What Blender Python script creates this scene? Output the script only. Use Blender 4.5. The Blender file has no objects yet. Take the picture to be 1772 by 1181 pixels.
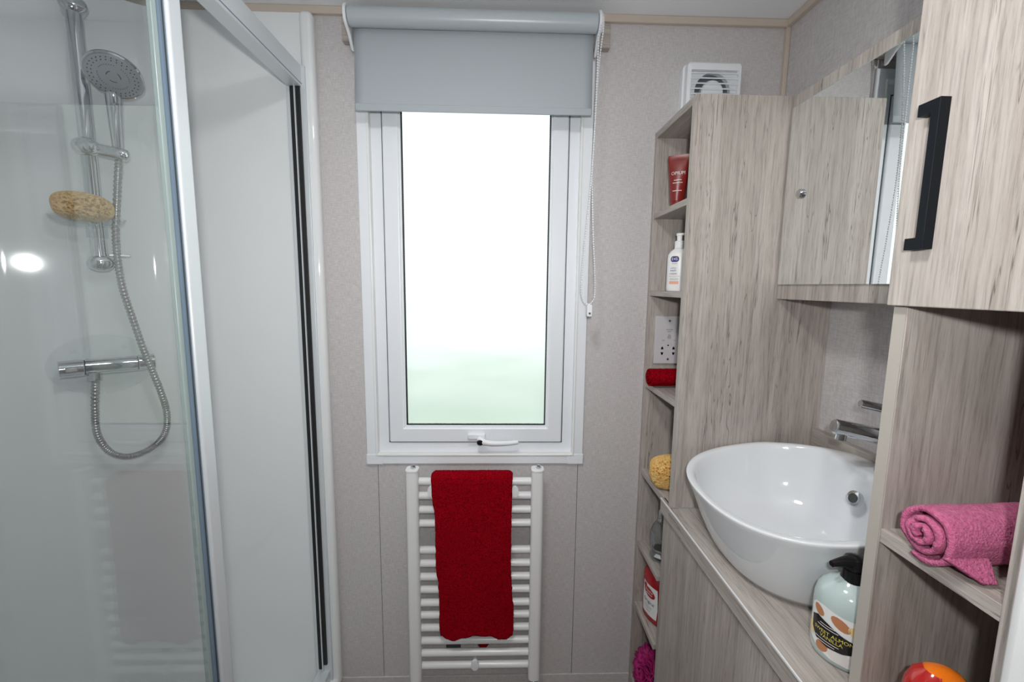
import bpy, bmesh, math, random
from mathutils import Vector, Matrix, noise
random.seed(7)
S = bpy.context.scene
COL = S.collection
R = math.radians

# ------------------------------------------------------------------ camera
F_PX, PITCH, YAW, ROLL = 747.12, R(7.2317), R(1.6937), R(0.616)
cam_d = bpy.data.cameras.new('camera')
cam_d.sensor_width = 36.0
cam_d.lens = F_PX / 1772 * 36.0
cam_d.clip_start = 0.02
cam = bpy.data.objects.new('camera', cam_d)
COL.objects.link(cam)
def cam_rows(p, y, r):
    Rz = Matrix(((math.cos(y), -math.sin(y), 0), (math.sin(y), math.cos(y), 0), (0, 0, 1)))
    base = Matrix(((1, 0, 0), (0, 0, -1), (0, 1, 0)))
    Rx = Matrix(((1, 0, 0), (0, math.cos(p), -math.sin(p)), (0, math.sin(p), math.cos(p))))
    Rr = Matrix(((math.cos(r), -math.sin(r), 0), (math.sin(r), math.cos(r), 0), (0, 0, 1)))
    return Rr @ Rx @ base @ Rz
_r = cam_rows(PITCH, YAW, ROLL)
_m = Matrix((_r[0], -_r[1], -_r[2])).transposed().to_4x4()
_m.translation = (0, 0, 1.4)
cam.matrix_world = _m
S.camera = cam

# ------------------------------------------------------------------ world, lights, exposure
W = bpy.data.worlds.new('overcast'); S.world = W; W.use_nodes = True
bg = W.node_tree.nodes['Background']
bg.inputs[0].default_value = (0.93, 0.97, 1.0, 1); bg.inputs[1].default_value = 2.0

def area(name, loc, target, size, power, color=(1, 1, 1)):
    l = bpy.data.lights.new(name, 'AREA'); l.shape = 'DISK'; l.size = size; l.energy = power; l.color = color
    o = bpy.data.objects.new(name, l); COL.objects.link(o); o.location = loc
    o.rotation_euler = (Vector(target) - Vector(loc)).to_track_quat('-Z', 'Y').to_euler()
    return o
# the photographer's flash just above the lens, head tipped up a little, and its diffuser's spill
FLASH = area('camera_flash', (0.02, -0.06, 1.49), (-0.06, 1.3, 1.80), 0.05, 7.8, (1.0, 0.995, 0.985))
_f = bpy.data.lights.new('flash_spill', 'POINT'); _f.energy = 2.2; _f.shadow_soft_size = 0.025; _f.color = (1.0, 0.995, 0.985)
SPILL = bpy.data.objects.new('flash_spill', _f); COL.objects.link(SPILL); SPILL.location = (0.02, -0.07, 1.49)
# added ceiling lamp out of view, top-down fill to lighten the upper walls
FILL = area('added_fill_light', (-0.10, 0.38, 2.112), (-0.10, 0.38, 0), 0.20, 7.5, (1.0, 0.985, 0.97))
# daylight enters through the window pane; the portal only helps the sky to be sampled
_p = bpy.data.lights.new('window_portal', 'AREA'); _p.shape = 'RECTANGLE'; _p.size = 0.46; _p.size_y = 1.0
_p.cycles.is_portal = True
_po = bpy.data.objects.new('window_portal', _p); COL.objects.link(_po)
_po.location = (-0.068, 1.40, 1.46); _po.rotation_euler = (R(-90), 0, 0)

vs = S.view_settings
vs.view_transform = 'Standard'; vs.look = 'None'; vs.gamma = 1.0; vs.exposure = -0.2; vs.use_curve_mapping = False
S.cycles.use_denoising = True
S.cycles.max_bounces = 10; S.cycles.diffuse_bounces = 5; S.cycles.glossy_bounces = 5; S.cycles.transparent_max_bounces = 16

# ------------------------------------------------------------------ materials
M = {}
def nodes(name):
    m = bpy.data.materials.new(name); m.use_nodes = True
    nt = m.node_tree; return m, nt, nt.nodes['Principled BSDF'], nt.nodes['Material Output']
def mat(name, col, rough=0.5, metal=0.0, coat=0.0, sheen=0.0, ior=1.5, bump=None, emit=None, var=None, spec=None):
    m, nt, b, o = nodes(name)
    b.inputs['Base Color'].default_value = (*col, 1); b.inputs['Roughness'].default_value = rough
    b.inputs['Metallic'].default_value = metal; b.inputs['Coat Weight'].default_value = coat
    b.inputs['Sheen Weight'].default_value = sheen; b.inputs['IOR'].default_value = ior
    tc = None
    if spec is not None: b.inputs['Specular IOR Level'].default_value = spec
    if bump or var:
        tc = nt.nodes.new('ShaderNodeTexCoord')
    if bump:
        sc, st, di = bump
        n = nt.nodes.new('ShaderNodeTexNoise'); n.inputs['Scale'].default_value = sc; n.inputs['Detail'].default_value = 4
        nt.links.new(tc.outputs['Object'], n.inputs['Vector'])
        bp = nt.nodes.new('ShaderNodeBump'); bp.inputs['Strength'].default_value = st; bp.inputs['Distance'].default_value = di
        nt.links.new(n.outputs['Fac'], bp.inputs['Height']); nt.links.new(bp.outputs['Normal'], b.inputs['Normal'])
    if var:
        sc, c2 = var
        n = nt.nodes.new('ShaderNodeTexNoise'); n.inputs['Scale'].default_value = sc; n.inputs['Detail'].default_value = 5
        nt.links.new(tc.outputs['Object'], n.inputs['Vector'])
        r = nt.nodes.new('ShaderNodeValToRGB'); r.color_ramp.elements[0].position = 0.35; r.color_ramp.elements[1].position = 0.65
        r.color_ramp.elements[0].color = (*col, 1); r.color_ramp.elements[1].color = (*c2, 1)
        nt.links.new(n.outputs['Fac'], r.inputs['Fac']); nt.links.new(r.outputs['Color'], b.inputs['Base Color'])
    M[name] = m; return m

def glass(name, tint, ior=1.5, cloud=0.0, gloss_rough=0.0):
    """thin clear sheet: transparent with a fresnel reflection, optionally clouded by a translucent share"""
    m = bpy.data.materials.new(name); m.use_nodes = True; nt = m.node_tree; nt.nodes.clear()
    N = nt.nodes.new; L = nt.links.new
    out = N('ShaderNodeOutputMaterial'); tr = N('ShaderNodeBsdfTransparent'); tr.inputs[0].default_value = (*tint, 1)
    gl = N('ShaderNodeBsdfGlossy'); gl.inputs['Roughness'].default_value = gloss_rough
    geo = N('ShaderNodeNewGeometry'); mr = N('ShaderNodeMapRange')
    mr.inputs['To Min'].default_value = ior; mr.inputs['To Max'].default_value = 1 / ior
    L(geo.outputs['Backfacing'], mr.inputs['Value'])
    fr = N('ShaderNodeFresnel'); L(mr.outputs['Result'], fr.inputs['IOR'])
    mx = N('ShaderNodeMixShader'); L(fr.outputs[0], mx.inputs[0])
    if cloud > 0:
        tl = N('ShaderNodeBsdfTranslucent'); tl.inputs[0].default_value = (0.9, 0.95, 0.92, 1)
        m2 = N('ShaderNodeMixShader'); m2.inputs[0].default_value = cloud
        L(tr.outputs[0], m2.inputs[1]); L(tl.outputs[0], m2.inputs[2]); L(m2.outputs[0], mx.inputs[1])
    else:
        L(tr.outputs[0], mx.inputs[1])
    L(gl.outputs[0], mx.inputs[2]); L(mx.outputs[0], out.inputs[0])
    M[name] = m; return m

def wood(name, scale, tint=1.06):
    """washed grey-oak board; scale stretches the grain along one axis"""
    m, nt, b, o = nodes(name); N = nt.nodes.new; L = nt.links.new
    tc = N('ShaderNodeTexCoord'); oi = N('ShaderNodeObjectInfo')
    mul = N('ShaderNodeVectorMath'); mul.operation = 'SCALE'; L(oi.outputs['Random'], mul.inputs['Scale']); mul.inputs[0].default_value = (3.1, 2.3, 4.7)
    add = N('ShaderNodeVectorMath'); add.operation = 'ADD'; L(tc.outputs['Object'], add.inputs[0]); L(mul.outputs[0], add.inputs[1])
    def noi(f, det, rough=0.55, dist=0.0, along=1.0):
        mp = N('ShaderNodeVectorMath'); mp.operation = 'MULTIPLY'; mp.inputs[1].default_value = tuple(s * f * (along if s < 10 else 1.0) for s in scale)
        L(add.outputs[0], mp.inputs[0])
        n = N('ShaderNodeTexNoise'); n.inputs['Scale'].default_value = 1.0; n.inputs['Detail'].default_value = det
        n.inputs['Roughness'].default_value = rough; n.inputs['Distortion'].default_value = dist
        L(mp.outputs[0], n.inputs['Vector']); return n
    def ramp(n, stops):
        r = N('ShaderNodeValToRGB'); e = r.color_ramp.elements
        while len(e) > 1: e.remove(e[-1])
        e[0].position, e[0].color = stops[0][0], (*stops[0][1], 1)
        for p, c in stops[1:]:
            k = e.new(p); k.color = (*c, 1)
        L(n.outputs['Fac'], r.inputs['Fac']); return r
    def mix(kind, fac, a, bb):
        x = N('ShaderNodeMix'); x.data_type = 'RGBA'; x.blend_type = kind; x.inputs['Factor'].default_value = fac
        L(a.outputs[0] if a.bl_idname != 'ShaderNodeMix' else a.outputs['Result'], x.inputs['A'])
        L(bb.outputs[0], x.inputs['B']); return x
    t = tint
    n1 = noi(1.0, 4, 0.5, 0.4)
    r1 = ramp(n1, [(0.28, (0.345*t, 0.303*t, 0.275*t)), (0.5, (0.42*t, 0.376*t, 0.344*t)), (0.72, (0.485*t, 0.443*t, 0.411*t))])
    n2 = noi(7.0, 6, 0.7, 0.0, 1.8)
    r2 = ramp(n2, [(0.33, (0.66, 0.655, 0.65)), (0.5, (0.94, 0.94, 0.94)), (0.68, (1.08, 1.08, 1.08))])
    n3 = noi(0.8, 4, 0.6, 0.5, 1.6)
    r3 = ramp(n3, [(0.0, (1, 1, 1)), (0.494, (1, 1, 1)), (0.4995, (0.42, 0.39, 0.38)), (0.502, (0.42, 0.39, 0.38)), (0.508, (1, 1, 1)), (1, (1, 1, 1))])
    n4 = noi(0.6, 2, 0.5)
    r4 = ramp(n4, [(0.40, (1, 1, 1)), (0.52, (0, 0, 0))])
    x1 = mix('MULTIPLY', 1.0, r1, r2)
    x2 = mix('MULTIPLY', 1.0, x1, r3); L(r4.outputs[0], x2.inputs['Factor'])
    L(x2.outputs['Result'], b.inputs['Base Color'])
    b.inputs['Roughness'].default_value = 0.48; b.inputs['Specular IOR Level'].default_value = 0.35
    bp = N('ShaderNodeBump'); bp.inputs['Strength'].default_value = 0.35; bp.inputs['Distance'].default_value = 0.0012
    L(n2.outputs['Fac'], bp.inputs['Height']); L(bp.outputs['Normal'], b.inputs['Normal'])
    M[name] = m; return m

def linen(name, c0, c1):
    """woven wallpaper: crossed stretched noises"""
    m, nt, b, o = nodes(name); N = nt.nodes.new; L = nt.links.new
    tc = N('ShaderNodeTexCoord'); ns = []
    for sc in ((55, 55, 620), (620, 620, 55)):
        mp = N('ShaderNodeVectorMath'); mp.operation = 'MULTIPLY'; mp.inputs[1].default_value = sc
        L(tc.outputs['Object'], mp.inputs[0])
        n = N('ShaderNodeTexNoise'); n.inputs['Scale'].default_value = 1.0; n.inputs['Detail'].default_value = 2
        L(mp.outputs[0], n.inputs['Vector']); ns.append(n)
    ad = N('ShaderNodeMath'); ad.operation = 'ADD'; L(ns[0].outputs['Fac'], ad.inputs[0]); L(ns[1].outputs['Fac'], ad.inputs[1])
    hv = N('ShaderNodeMath'); hv.operation = 'MULTIPLY'; hv.inputs[1].default_value = 0.5; L(ad.outputs[0], hv.inputs[0])
    r = N('ShaderNodeValToRGB'); r.color_ramp.elements[0].position = 0.36; r.color_ramp.elements[1].position = 0.64
    r.color_ramp.elements[0].color = (*c0, 1); r.color_ramp.elements[1].color = (*c1, 1)
    L(hv.outputs[0], r.inputs['Fac']); L(r.outputs['Color'], b.inputs['Base Color'])
    b.inputs['Roughness'].default_value = 0.42; b.inputs['Specular IOR Level'].default_value = 0.4
    bp = N('ShaderNodeBump'); bp.inputs['Strength'].default_value = 0.25; bp.inputs['Distance'].default_value = 0.0006
    L(hv.outputs[0], bp.inputs['Height']); L(bp.outputs['Normal'], b.inputs['Normal'])
    M[name] = m; return m

wood('wood_z', (38, 38, 1.1))
wood('wood_y', (38, 1.1, 38))
wood('wood_x', (1.1, 38, 38))
linen('wallpaper', (0.465, 0.44, 0.442), (0.625, 0.60, 0.60))
mat('ceiling_white', (0.84, 0.87, 0.90), 0.35)
mat('beige_trim', (0.56, 0.48, 0.41), 0.45)
mat('floor_vinyl', (0.26, 0.23, 0.21), 0.4, var=(6, (0.33, 0.29, 0.26)))
mat('acrylic', (0.79, 0.81, 0.82), 0.055)
mat('upvc', (0.80, 0.83, 0.87), 0.28)
mat('white_paint', (0.82, 0.825, 0.83), 0.25)
mat('radiator_white', (0.80, 0.80, 0.805), 0.22)
mat('white_plastic', (0.80, 0.82, 0.85), 0.35)
mat('fan_dark', (0.10, 0.13, 0.15), 0.4)
mat('black_seal', (0.008, 0.008, 0.009), 0.6)
mat('dark_line', (0.05, 0.055, 0.06), 0.5)
mat('blue_gasket', (0.16, 0.22, 0.29), 0.35)
mat('aluminium', (0.67, 0.71, 0.74), 0.36, 0.2)
mat('glass_edge', (0.34, 0.41, 0.40), 0.25)
mat('chrome', (0.60, 0.61, 0.63), 0.06, 1.0)
mat('chrome_satin', (0.40, 0.39, 0.385), 0.34, 1.0)
mat('nozzle_plate', (0.42, 0.44, 0.46), 0.35, 0.4)
mat('rubber_dark', (0.06, 0.065, 0.07), 0.6)
mat('mirror', (0.90, 0.93, 0.92), 0.0, 1.0)
mat('ceramic', (0.78, 0.80, 0.83), 0.06, coat=0.5)
mat('blind_fabric', (0.39, 0.425, 0.455), 0.75, bump=(900, 0.2, 0.0004))
mat('blind_tube', (0.44, 0.485, 0.515), 0.32)
mat('red_terry', (0.44, 0.002, 0.012), 0.95, spec=0.04, bump=(420, 1.0, 0.004), var=(300, (0.16, 0.0005, 0.004)))
mat('pink_terry', (0.60, 0.165, 0.30), 0.95, spec=0.05, sheen=0.08, bump=(420, 0.9, 0.003), var=(300, (0.48, 0.10, 0.22)))
mat('sponge', (0.78, 0.53, 0.20), 0.95, var=(90, (0.70, 0.42, 0.13)))
mat('sponge_pale', (0.70, 0.50, 0.24), 0.95, var=(90, (0.60, 0.38, 0.15)))
mat('magenta_net', (0.42, 0.008, 0.16), 0.7, var=(60, (0.26, 0.003, 0.09)))
mat('black_metal', (0.004, 0.006, 0.009), 0.5, spec=0.2)
mat('black_plastic', (0.008, 0.008, 0.009), 0.18)
mat('socket_grey', (0.60, 0.58, 0.60), 0.4)
mat('print_dark', (0.06, 0.06, 0.07), 0.6)
mat('print_grey', (0.30, 0.31, 0.34), 0.6)
mat('tube_red', (0.20, 0.014, 0.011), 0.3)
mat('print_silver', (0.75, 0.72, 0.70), 0.4)
mat('bottle_white', (0.82, 0.82, 0.82), 0.35)
mat('badge_navy', (0.02, 0.02, 0.22), 0.4)
mat('badge_cream', (0.80, 0.70, 0.45), 0.4)
mat('peach', (0.78, 0.40, 0.26), 0.5)
mat('teal_print', (0.25, 0.45, 0.46), 0.5)
mat('bottle_red', (0.36, 0.006, 0.012), 0.22)
mat('label_white', (0.78, 0.78, 0.78), 0.4)
mat('pale_aqua', (0.47, 0.56, 0.55), 0.12, coat=0.5)
mat('almond', (0.48, 0.20, 0.09), 0.5)
mat('almond_cream', (0.80, 0.62, 0.30), 0.5)
mat('petal', (0.72, 0.68, 0.66), 0.5)
mat('gold_print', (0.70, 0.58, 0.12), 0.4)
mat('orange_gloss', (0.90, 0.20, 0.012), 0.12, coat=0.4)
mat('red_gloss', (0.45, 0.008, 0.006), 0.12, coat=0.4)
mat('sealant', (0.30, 0.33, 0.36), 0.4)
m, nt, b, o = nodes('lawn_to_gravel'); M['lawn_to_gravel'] = m
tc = nt.nodes.new('ShaderNodeTexCoord'); sx = nt.nodes.new('ShaderNodeSeparateXYZ'); nt.links.new(tc.outputs['Object'], sx.inputs[0])
nn = nt.nodes.new('ShaderNodeTexNoise'); nn.inputs['Scale'].default_value = 0.45; nn.inputs['Detail'].default_value = 6; nt.links.new(tc.outputs['Object'], nn.inputs['Vector'])
mu = nt.nodes.new('ShaderNodeMath'); mu.operation = 'MULTIPLY_ADD'; mu.inputs[1].default_value = 8.0; nt.links.new(nn.outputs['Fac'], mu.inputs[0]); nt.links.new(sx.outputs['Y'], mu.inputs[2])
mr = nt.nodes.new('ShaderNodeMapRange'); mr.inputs['From Min'].default_value = 9.5; mr.inputs['From Max'].default_value = 19.0; nt.links.new(mu.outputs[0], mr.inputs['Value'])
rr_ = nt.nodes.new('ShaderNodeValToRGB'); rr_.color_ramp.elements[0].color = (0.20, 0.285, 0.155, 1); rr_.color_ramp.elements[1].color = (0.82, 0.82, 0.80, 1)
nt.links.new(mr.outputs['Result'], rr_.inputs['Fac']); nt.links.new(rr_.outputs['Color'], b.inputs['Base Color']); b.inputs['Roughness'].default_value = 0.9
m, nt, b, o = nodes('fill_diffuser'); M['fill_diffuser'] = m
b.inputs['Base Color'].default_value = (.85, .85, .83, 1); b.inputs['Emission Color'].default_value = (1, .97, .93, 1); b.inputs['Emission Strength'].default_value = 3.0  # glowing face of the added ceiling fill lamp
glass('shower_glass', (0.925, 0.94, 0.94), 1.55)
glass('obscure_glass', (0.96, 0.98, 0.97), 1.45, cloud=0.35, gloss_rough=0.1)
glass('clear_plastic', (0.99, 0.995, 0.995), 1.33)
glass('dish_plastic', (0.95, 0.965, 0.965), 1.6)
glass('perfume_glass', (0.86, 0.89, 0.90), 1.6)

# ------------------------------------------------------------------ mesh helpers
class G:
    def __init__(s): s.v = []; s.f = []
    def add(s, vs, fs):
        o = len(s.v); s.v += [Vector(p) for p in vs]; s.f += [tuple(i + o for i in f) for f in fs]; return s
    def box(s, x0, x1, y0, y1, z0, z1):
        return s.add([(x0,y0,z0),(x1,y0,z0),(x1,y1,z0),(x0,y1,z0),(x0,y0,z1),(x1,y0,z1),(x1,y1,z1),(x0,y1,z1)],
                     [(3,2,1,0),(4,5,6,7),(0,1,5,4),(1,2,6,5),(2,3,7,6),(3,0,4,7)])
    def rings(s, rs, caps=True, closed=False):
        n = len(rs[0]); vs = [p for r in rs for p in r]; fs = []
        k = len(rs)
        for i in range(k if closed else k - 1):
            a, b = i * n, ((i + 1) % k) * n
            for j in range(n):
                fs.append((a + j, a + (j + 1) % n, b + (j + 1) % n, b + j))
        if caps and not closed:
            fs.append(tuple(range(n - 1, -1, -1))); fs.append(tuple((k - 1) * n + j for j in range(n)))
        return s.add(vs, fs)
    def tube(s, path, rad, seg=12, caps=True, closed=False):
        pts = [Vector(p) for p in path]; n = len(pts); rs = []
        if not hasattr(rad, '__len__'): rad = [rad] * n
        t0 = (pts[1] - pts[0]).normalized()
        up = Vector((0, 0, 1)) if abs(t0.z) < 0.9 else Vector((1, 0, 0))
        a = t0.cross(up).normalized()
        for i in range(n):
            if closed: t = (pts[(i + 1) % n] - pts[i - 1]).normalized()
            else: t = (pts[min(i + 1, n - 1)] - pts[max(i - 1, 0)]).normalized()
            a = (a - t * a.dot(t)).normalized(); b = t.cross(a)
            rs.append([pts[i] + (a * math.cos(q) + b * math.sin(q)) * rad[i] for q in [2 * math.pi * j / seg for j in range(seg)]])
        return s.rings(rs, caps, closed)
    def cyl(s, p0, p1, r, seg=20): return s.tube([p0, p1], r, seg)
    def lathe(s, prof, c, sx=1.0, sy=1.0, rot=0.0, seg=32):
        rs = []; cr, sr = math.cos(rot), math.sin(rot)
        for r, z in prof:
            ring = []
            for j in range(seg):
                q = 2 * math.pi * j / seg; x, y = r * sx * math.cos(q), r * sy * math.sin(q)
                ring.append(Vector((c[0] + x * cr - y * sr, c[1] + x * sr + y * cr, c[2] + z)))
            rs.append(ring)
        return s.rings(rs)
    def prism(s, poly, z0, z1):
        n = len(poly)
        return s.add([(x, y, z0) for x, y in poly] + [(x, y, z1) for x, y in poly],
                     [tuple(range(n - 1, -1, -1)), tuple(range(n, 2 * n))] + [(i, (i + 1) % n, n + (i + 1) % n, n + i) for i in range(n)])
    def disc(s, c, nrm, r, seg=24, th=0.001):
        c = Vector(c); nrm = Vector(nrm).normalized()
        return s.tube([c, c + nrm * th], r, seg)
    def map(s, fn): s.v = [Vector(fn(p)) for p in s.v]; return s

def wloc(o):
    p = Vector((0, 0, 0))
    while o is not None: p += o.location; o = o.parent
    return p
def put(name, g, m, parent=None, loc=None, smooth=True, bevel=0.0, seg=2, ang=38, solid=None):
    me = bpy.data.meshes.new(name)
    base = Vector(loc) if loc is not None else (wloc(parent) if parent is not None else Vector((0, 0, 0)))
    me.from_pydata([tuple(p - base) for p in g.v], [], g.f); me.update()
    b = bmesh.new(); b.from_mesh(me); bmesh.ops.recalc_face_normals(b, faces=b.faces); b.to_mesh(me); b.free()
    me.materials.append(M[m])
    if smooth:
        me.shade_smooth(); me.set_sharp_from_angle(angle=R(ang))
    o = bpy.data.objects.new(name, me); COL.objects.link(o)
    if parent is not None: o.parent = parent
    if loc is not None: o.location = base - (wloc(parent) if parent is not None else Vector((0, 0, 0)))
    if solid:
        sm = o.modifiers.new('thickness', 'SOLIDIFY'); sm.thickness = solid; sm.offset = 0
    if bevel:
        bm_ = o.modifiers.new('edge', 'BEVEL'); bm_.width = bevel; bm_.segments = seg; bm_.limit_method = 'ANGLE'; bm_.angle_limit = R(40)
    return o
def box(name, m, dims, parent=None, bevel=0.0, loc=None, seg=2):
    return put(name, G().box(*dims), m, parent, loc, smooth=bool(bevel), bevel=bevel, seg=seg)
def thing(name, label, cat, loc, group=None, kind=None):
    o = bpy.data.objects.new(name, None); o.empty_display_size = 0.05; COL.objects.link(o); o.location = loc
    return tag(o, label, cat, group, kind)
def tag(o, label=None, cat=None, group=None, kind=None):
    if label: o['label'] = label
    if cat: o['category'] = cat
    if group: o['group'] = group
    if kind: o['kind'] = kind
    return o
def struct(name, g, m, label, cat, parent=None, bevel=0.0, **k):
    return tag(put(name, g, m, parent, smooth=bool(bevel), bevel=bevel, **k), label, cat, kind='structure')
def text_geo(body, size, align='CENTER', depth=0.0):
    c = bpy.data.curves.new('lettering', 'FONT'); c.body = body; c.size = size; c.align_x = align; c.align_y = 'CENTER'
    c.extrude = depth; c.resolution_u = 3
    o = bpy.data.objects.new('lettering', c); COL.objects.link(o)
    dg = bpy.context.evaluated_depsgraph_get()
    me = bpy.data.meshes.new_from_object(o.evaluated_get(dg))
    g = G(); g.add([v.co for v in me.vertices], [tuple(p.vertices) for p in me.polygons])
    bpy.data.objects.remove(o); bpy.data.curves.remove(c); bpy.data.meshes.remove(me)
    return g
def flat(poly, cuts=3):
    """a 2-D outline as a subdivided sheet, to be laid on a surface"""
    b = bmesh.new(); vs = [b.verts.new((x, y, 0)) for x, y in poly]; b.faces.new(vs)
    bmesh.ops.triangulate(b, faces=b.faces); bmesh.ops.subdivide_edges(b, edges=b.edges, cuts=cuts, use_grid_fill=True)
    b.verts.index_update()
    g = G(); g.add([v.co.copy() for v in b.verts], [tuple(v.index for v in f.verts) for f in b.faces]); b.free(); return g
def ell(cx, cy, a, b, rot=0, n=16):
    cr, sr = math.cos(rot), math.sin(rot)
    return [(cx + a*math.cos(q)*cr - b*math.sin(q)*sr, cy + a*math.cos(q)*sr + b*math.sin(q)*cr) for q in [2*math.pi*i/n for i in range(n)]]
def rrect(x0, x1, y0, y1, r, n=5):
    out = []
    for cx, cy, a0 in ((x1-r, y1-r, 0), (x0+r, y1-r, 90), (x0+r, y0+r, 180), (x1-r, y0+r, 270)):
        out += [(cx + r*math.cos(R(a0 + 90*i/n)), cy + r*math.sin(R(a0 + 90*i/n))) for i in range(n+1)]
    return out
def smoothpath(pts, k=8):
    pts = [Vector(p) for p in pts]; out = []
    for i in range(len(pts) - 1):
        p0, p1, p2, p3 = pts[max(i-1, 0)], pts[i], pts[i+1], pts[min(i+2, len(pts)-1)]
        for j in range(k):
            t = j / k
            out.append(0.5*((2*p1) + (p2-p0)*t + (2*p0-5*p1+4*p2-p3)*t*t + (3*p1-p0-3*p2+p3)*t**3))
    return out + [pts[-1]]
def interp(tab, x):
    if x <= tab[0][0]: return tab[0][1]
    for (a, fa), (b, fb) in zip(tab, tab[1:]):
        if x <= b:
            t = (x - a) / (b - a); t = t*t*(3-2*t); return fa + (fb - fa) * t
    return tab[-1][1]

# ================================================================== THE ROOM
ZC = 2.150
XR, XL, YB, YF = 0.812, -1.26, 1.30, -0.95
struct('floor', G().box(XL-.05, XR+.05, YF, YB+.05, -0.05, 0.0), 'floor_vinyl', 'dark vinyl bathroom floor', 'floor')
struct('ceiling', G().box(XL-.05, XR+.05, YF, YB+.05, ZC, ZC+.04), 'ceiling_white', 'smooth pale grey-white ceiling above the blind', 'ceiling')
struct('wall_right', G().box(XR, XR+.05, YF, YB+.05, 0, ZC), 'wallpaper', 'beige woven wallpaper wall behind the mirror and basin', 'wall')
struct('wall_left', G().box(XL-.05, XL, YF, YB+.05, 0, ZC), 'wallpaper', 'wall behind the shower enclosure', 'wall')
struct('wall_front', G().box(XL-.05, XR+.05, YF-.05, YF, 0, ZC), 'wallpaper', 'beige wall opposite the window', 'wall')
wb = thing('wall_back', 'beige woven wallpaper wall around the window and towel radiator', 'wall', (0, YB, 0), kind='structure')
GAP = .0016
put('wall_panel', G().box(XL, -.376-GAP/2, YB, YB+.05, 0, ZC), 'wallpaper', wb, smooth=False)
put('wall_panel', G().box(-.376+GAP/2, .251-GAP/2, YB, YB+.05, 0, .875), 'wallpaper', wb, smooth=False)
put('wall_panel', G().box(-.376+GAP/2, .251-GAP/2, YB, YB+.05, 2.0, ZC), 'wallpaper', wb, smooth=False)
put('wall_panel', G().box(.251+GAP/2, XR, YB, YB+.05, 0, ZC), 'wallpaper', wb, smooth=False)
put('wall_panel', G().box(.232, .251-GAP/2, YB, YB+.05, .875, 2.0), 'wallpaper', wb, smooth=False)
put('groove', G().box(-.376-GAP/2, -.376+GAP/2, YB+.004, YB+.05, 0, .875), 'dark_line', wb, smooth=False)
put('groove', G().box(.251-GAP/2, .251+GAP/2, YB+.004, YB+.05, 0, .875), 'dark_line', wb, smooth=False)
struct('baseboard_back', G().box(-.52, .446, YB-.005, YB, 0, .105), 'wallpaper', 'low wallpaper-covered skirting board under the radiator', 'skirting', bevel=.0015)
struct('trim_1', G().box(XL, XR, YB-.012, YB, ZC-.020, ZC), 'beige_trim', 'thin beige strip between window wall and ceiling', 'trim', bevel=.002)
struct('trim_2', G().box(XR-.012, XR, YF, YB-.012, ZC-.020, ZC), 'beige_trim', 'thin beige strip between mirror wall and ceiling', 'trim', bevel=.002)
struct('trim_3', G().box(XR-.012, XR, YB-.012, YB, 0, ZC-.020), 'beige_trim', 'thin upright beige strip in the corner beside the fan', 'trim', bevel=.002)
struct('trim_4', G().box(.468, XR, .275, .352, 0, ZC), 'white_paint', 'white upright door jamb at the near end of the shelves', 'door jamb', bevel=.012, seg=3)
# outside
struct('ground_outside', G().box(-60, 60, 1.8, 120, -.75, -.70), 'lawn_to_gravel', 'pale green lawn running into gravel, blurred beyond the window', 'lawn')
# fitting made up for the added ceiling fill lamp, out of view
cl = thing('added_fill_lamp', 'added round ceiling lamp, out of view, for top-down fill light', 'lamp', (-.10, .38, ZC), kind='structure')
put('rim', G().lathe([(.105, -.030), (.118, -.030), (.122, 0), (.105, 0)], (-.10, .38, ZC), seg=40), 'white_paint', cl)
put('diffuser', G().lathe([(.0001, -.034), (.08, -.032), (.105, -.026), (.105, -.022), (.0001, -.022)], (-.10, .38, ZC), seg=40), 'fill_diffuser', cl)

# ------------------------------------------------------------------ window
w1 = thing('window_1', 'tall white framed window with bright obscured glass', 'window', (-.072, YB, .848), kind='structure')
def ring(x0, x1, z0, z1, wd, y0, y1):
    g = G()
    a = [(x0, z0), (x1, z0), (x1, z1), (x0, z1)]; b = [(x0+wd, z0+wd), (x1-wd, z0+wd), (x1-wd, z1-wd), (x0+wd, z1-wd)]
    vs = [(x, y0, z) for x, z in a] + [(x, y0, z) for x, z in b] + [(x, y1, z) for x, z in a] + [(x, y1, z) for x, z in b]
    fs = []
    for i in range(4):
        j = (i + 1) % 4
        fs += [(i, j, 4+j, 4+i), (8+i, 12+i, 12+j, 8+j), (i, 8+i, 8+j, j), (4+i, 4+j, 12+j, 12+i)]
    return g.add(vs, fs)
put('outer_trim', ring(-.407, .264, .848, 2.03, .032, YB-.008, YB), 'upvc', w1, bevel=.002)
for cx, ca in ((-.407, 1), (.264, -1)):      # corner caps of the surround
    put('corner_cap', G().box(min(cx-.002*ca, cx+.05*ca), max(cx-.002*ca, cx+.05*ca), YB-.0095, YB-.003, .846, .881), 'upvc', w1, bevel=.003)
put('reveal_lip', ring(-.378, .235, .875, 2.002, .006, YB-.012, YB+.022), 'white_paint', w1, bevel=.0015)
put('frame', ring(-.374, .231, .879, 1.998, .034, YB+.012, YB+.06), 'upvc', w1, bevel=.002)
sash = put('sash', ring(-.339, .197, .914, 1.965, .046, YB+.004, YB+.045), 'upvc', w1, bevel=.004)
put('sash_bead', ring(-.296, .154, .957, 1.922, .008, YB+.010, YB+.03), 'upvc', sash, bevel=.0015)
put('sash_shadow_gap', ring(-.342, .200, .911, 1.968, .0032, YB+.0115, YB+.03), 'dark_line', sash, smooth=False)
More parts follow.
